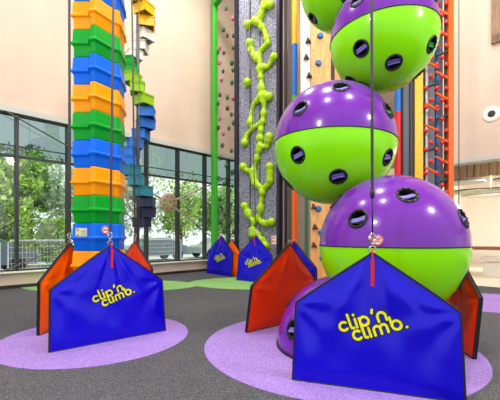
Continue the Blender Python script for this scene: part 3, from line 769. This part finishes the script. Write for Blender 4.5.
MB().box((0, 0, .36), (5, .5, .09), bevel=.02).build('seat', M['white'], r)
MB().box((0, 0, .155), (4.6, .3, .31)).build('plinth', M['sill'], r)

# ------------------------------------------------------------------ outdoors
gd = MB().prism([(p.x, p.y) for p in (wp(-40, .26), wp(26, .26), wp(26, 70), wp(-40, 70))], -.22, -.02)
struct(gd.build('ground', M['asphalt']))
vg = MB().prism([(p.x, p.y) for p in (wp(-38, 9.4), wp(25, 13.0), wp(25, 50), wp(-38, 50))], -.02, .03)
struct(vg.build('verge', M['grass']))
def tree(label, p, h, cr, lm, n=2600, low=.25, leaf=.16, dens=1.0):
    rnd = random.Random(int(p.x * 97 + p.y * 13))
    t = thing('leafy_tree', label, 'tree', (p.x, p.y, .0), group='trees outside the windows')
    g = MB(); tips = []
    g.tube([(0, 0, 0), (.05, .02, h * .3), (0, .06, h * .75)], [.16, .12, .04], 7)
    for k in range(12):
        a = rnd.uniform(0, 2 * PI); z0 = h * rnd.uniform(.18, .62); L = cr * rnd.uniform(.5, .86)
        e = Vector((L * math.cos(a), L * math.sin(a), z0 + h * rnd.uniform(.12, .3)))
        m_ = Vector((e.x * .5, e.y * .5, z0 + (e.z - z0) * .65))
        g.tube([(0, 0, z0), m_, e], [.06, .04, .012], 5); tips += [m_, e]
    g.build('trunk', M['bark'], t)
    g = MB()
    clumps = [(Vector((cr * rnd.uniform(-.8, .8), cr * rnd.uniform(-.8, .8), h * rnd.uniform(low, .95))), cr * rnd.uniform(.25, .5)) for _ in range(26)] + [(q, cr * .35) for q in tips]
    for i in range(n):
        c, r = rnd.choice(clumps)
        d = Vector((rnd.gauss(0, 1), rnd.gauss(0, 1), rnd.gauss(0, .8))).normalized() * r * rnd.uniform(.4, 1) ** .5
        q = c + d; s = leaf * rnd.uniform(.6, 1.5)
        if q.z < .3 or math.hypot(q.x, q.y) > cr - .12: continue
        a = Vector((rnd.gauss(0, 1), rnd.gauss(0, 1), rnd.gauss(0, 1))).normalized(); b = a.orthogonal().normalized()
        b = (Matrix.Rotation(rnd.uniform(0, 6.28), 3, a) @ b); c2 = a.cross(b)
        g.face([q - b * s, q - c2 * s * .5, q + b * s, q + c2 * s * .5])
    lv = g.build('foliage', LEAF[lm], t, normals=False)
spots = [(-6.3, 11.3, 6.5, 2.1, 1, 'broad bright green tree at the far left outside the windows', 5200),
         (-2.1, 11.3, 7.2, 2.1, 2, 'yellow green tree outside the leftmost whole window', 6500),
         (2.1, 11.3, 6.8, 2.1, 1, 'green tree outside beside the striped tower', 6500),
         (6.3, 11.6, 6.6, 2.0, 3, 'pale silvery tree outside behind the striped tower', 2600),
         (10.5, 12.4, 7.0, 2.1, 3, 'thin silvery tree above the grey parked car', 2000),
         (14.7, 12.6, 6.6, 2.1, 1, 'light green tree outside the window left of the green post', 2600),
         (19.0, 13.4, 6.2, 2.1, 0, 'deep green tree outside behind the clear panel', 3600),
         (-8.6, 15.8, 8.6, 2.2, 0, 'tall dark green tree furthest left in the back row', 4200),
         (-4.2, 15.8, 9.0, 2.2, 0, 'tall dark green tree behind the yellow green tree', 5200),
         (.2, 15.8, 9.4, 2.2, 1, 'tall bright green tree in the middle of the back row', 5200),
         (4.6, 16.0, 8.4, 2.2, 0, 'tall dark green tree in the back row behind the striped tower', 4200),
         (23.4, 18.0, 7.5, 2.4, 1, 'bright green tree furthest right outside', 3200)]
for s_, y_, h_, cr_, lm_, lb_, n_ in spots:
    tree(lb_, wp(s_, y_), h_, cr_, lm_, n_, low=.08 if s_ < 4 else .3, leaf=.16)
def shrub(label, p, h, cr, lm, n=2600):
    rnd = random.Random(int(p.x * 31 + p.y * 7))
    t = thing('leafy_shrub', label, 'shrub', (p.x, p.y, .0), group='shrubs outside the windows')
    g = MB()
    for k in range(7):
        a = rnd.uniform(0, 6.28); g.tube([(0, 0, 0), (cr * .4 * math.cos(a), cr * .4 * math.sin(a), h * .4), (cr * .7 * math.cos(a), cr * .7 * math.sin(a), h * .8)], [.03, .02, .008], 5)
    g.build('stem', M['bark'], t)
    g = MB()
    for i in range(n):
        d = Vector((rnd.gauss(0, .42) * cr, rnd.gauss(0, .42) * cr, h * rnd.uniform(.06, 1)))
        if math.hypot(d.x, d.y) > cr - .1: continue
        s = .11 * rnd.uniform(.6, 1.5)
        a = Vector((rnd.gauss(0, 1), rnd.gauss(0, 1), rnd.gauss(0, 1))).normalized(); b = a.orthogonal().normalized(); c2 = a.cross(b)
        g.face([d - b * s, d - c2 * s * .5, d + b * s, d + c2 * s * .5])
    g.build('foliage', LEAF[lm], t, normals=False)
for s_, y_, h_, cr_, lm_, lb_ in ((-6.1, 8.15, 3.0, .95, 2, 'yellow green shrub furthest left along the verge'), (-4.1, 8.15, 3.2, .95, 0, 'dark green shrub second from the left along the verge'),
        (-2.1, 8.15, 3.3, .95, 1, 'bright green shrub under the yellow green tree'), (-.1, 8.15, 3.1, .95, 2, 'yellow green shrub behind the dark parked car'),
        (1.9, 8.15, 3.3, .95, 1, 'green shrub at the right end of the dark parked car'), (3.9, 8.15, 2.4, .95, 1, 'green shrub behind the striped tower')):
    shrub(lb_, wp(s_, y_), h_, cr_, lm_)
def car(label, s_, y_, m_, rz=0):
    p = wp(s_, y_); t = thing('parked_car', label, 'car', (p.x, p.y, -.02), WA + rz)
    prof = [(-2.1, .35), (-2.12, .75), (-1.75, .88), (-1.15, .93), (-.55, 1.38), (.75, 1.42), (1.55, .98), (2.02, .9), (2.1, .6), (2.05, .35)]
    g = MB()
    for a in (1,):
        rg = []
        for y, k, dz in ((-.85, .97, 0), (-.80, 1, .0), (.80, 1, 0), (.85, .97, 0)):
            rg.append([(x * k, y * (.82 if z > 1.0 else 1), z + dz) for x, z in prof])
        g.rings(rg)
    body = g.build('body', m_, t, 'angle')
    g = MB()
    for sy in (-1, 1):
        g.prism([(-.98, .98), (-.5, 1.30), (.08, 1.33), (.08, .98)], .70, .74, Matrix.Scale(sy, 4, (0, 1, 0)) @ Matrix(((1, 0, 0, 0), (0, 0, 1, 0), (0, 1, 0, 0), (0, 0, 0, 1))))
        g.prism([(.16, .98), (.16, 1.33), (.70, 1.34), (1.30, 1.02)], .70, .74, Matrix.Scale(sy, 4, (0, 1, 0)) @ Matrix(((1, 0, 0, 0), (0, 0, 1, 0), (0, 1, 0, 0), (0, 0, 0, 1))))
    g.build('side_window', M['carglass'], t)
    for x in (-1.3, 1.3):
        for sy in (-.8, .8): MB().lathe([(0, -.1), (.2, -.1), (.33, -.08), (.33, .08), (.2, .1), (0, .1)], (x, sy, .33), (0, 1, 0), 24).build('wheel', M['tyre'], t, 'angle')
car('grey car parked outside the window by the wooden hub', 9.2, 7.6, M['carg'])
car('silver car parked outside the window left of the green post', 14.6, 7.8, M['carw'])
car('dark car parked behind the mesh fence outside the left window', .2, 5.8, M['carg'])
def fence(label, s_, y_, w_=2.2, h_=1.35):
    p = wp(s_, y_); t = thing('mesh_fence', label, 'fence', (p.x, p.y, -.02), WA, 'temporary mesh fence panels outside')
    MB().tube([(0, 0, .1), (0, 0, h_ - .08), (.08, 0, h_), (w_ - .08, 0, h_), (w_, 0, h_ - .08), (w_, 0, .1)], .03, 8).tube([(0, 0, .14), (w_, 0, .14)], .025, 8).build('frame', M['mesh'], t)
    g = MB()
    x = .1
    while x < w_: g.tube([(x, 0, .15), (x, 0, h_)], .007, 4); x += .12
    z = .3
    while z < h_: g.tube([(0, .0, z), (w_, 0, z)], .007, 4); z += .2
    g.build('wire_mesh', M['mesh'], t)
    for x in (0, w_): MB().box((x, 0, .05), (.22, .6, .1), bevel=.02).build('foot', M['soffit'], t)
fence('mesh fence panel outside the far left window', -1.6, 3.4)
fence('mesh fence panel outside behind the gate lined in lit orange', .85, 3.4)
fence('mesh fence panel outside before the grey car', 7.0, 4.6)

# ------------------------------------------------------------------ light
wd = bpy.data.worlds.new('overcast sky'); sc.world = wd; wd.use_nodes = True
bg = wd.node_tree.nodes['Background']; bg.inputs['Color'].default_value = (.95, .98, 1, 1); bg.inputs['Strength'].default_value = 1.2
def lamp(name, loc, size, power, colr, rot=(0, 0, 0), shape='DISK'):
    l = bpy.data.lights.new(name, 'AREA'); l.shape = shape; l.size = size; l.energy = power; l.color = colr
    o = bpy.data.objects.new(name, l); col.objects.link(o); o.location = loc; o.rotation_euler = rot; return o
for x, y in ((-5, 6), (-1, 2), (4, 2.5), (.4, 6.5), (5, 7.5), (-1, 11.5)):
    lamp('high_bay_lamp', (x, y, HC - .35), .8, 350, (1, .95, .88))
for tx, y in ((9.5, 5.0), (13.5, 5.0), (10.5, 1.8)):
    p = rp(tx, y); lamp('hall_fill_light', (p.x, p.y, 5.2 if y > 3 else 3.8), .8, 260, (1, .92, .82))  # added area fills that brighten the hall beyond, no fittings there

for x, y, z in ((6.5, 1.5, 6.5), (-3.5, -.5, 6.5)):  # unseen point fills, added to brighten the right-facing gate linings
    l = bpy.data.lights.new('added_fill_light', 'POINT'); l.energy = 750; l.shadow_soft_size = .3; l.color = (1, .95, .88)
    o = bpy.data.objects.new('added_fill_light', l); col.objects.link(o); o.location = (x, y, z)
sd = bpy.data.lights.new('sun', 'SUN'); sd.energy = 5; sd.angle = .02; sd.color = (1, .96, .88)
so = bpy.data.objects.new('sun', sd); col.objects.link(so); so.location = (0, 20, 30)
so.rotation_euler = (Vector((-.698, -.716, 0)) * .8 + Vector((-.716, .698, 0)) * .1 + Vector((0, 0, -.6))).to_track_quat('-Z', 'Y').to_euler()
sc.view_settings.view_transform = 'Standard'; sc.view_settings.look = 'None'
sc.view_settings.exposure = 0.0; sc.view_settings.gamma = 1.0; sc.view_settings.use_curve_mapping = False
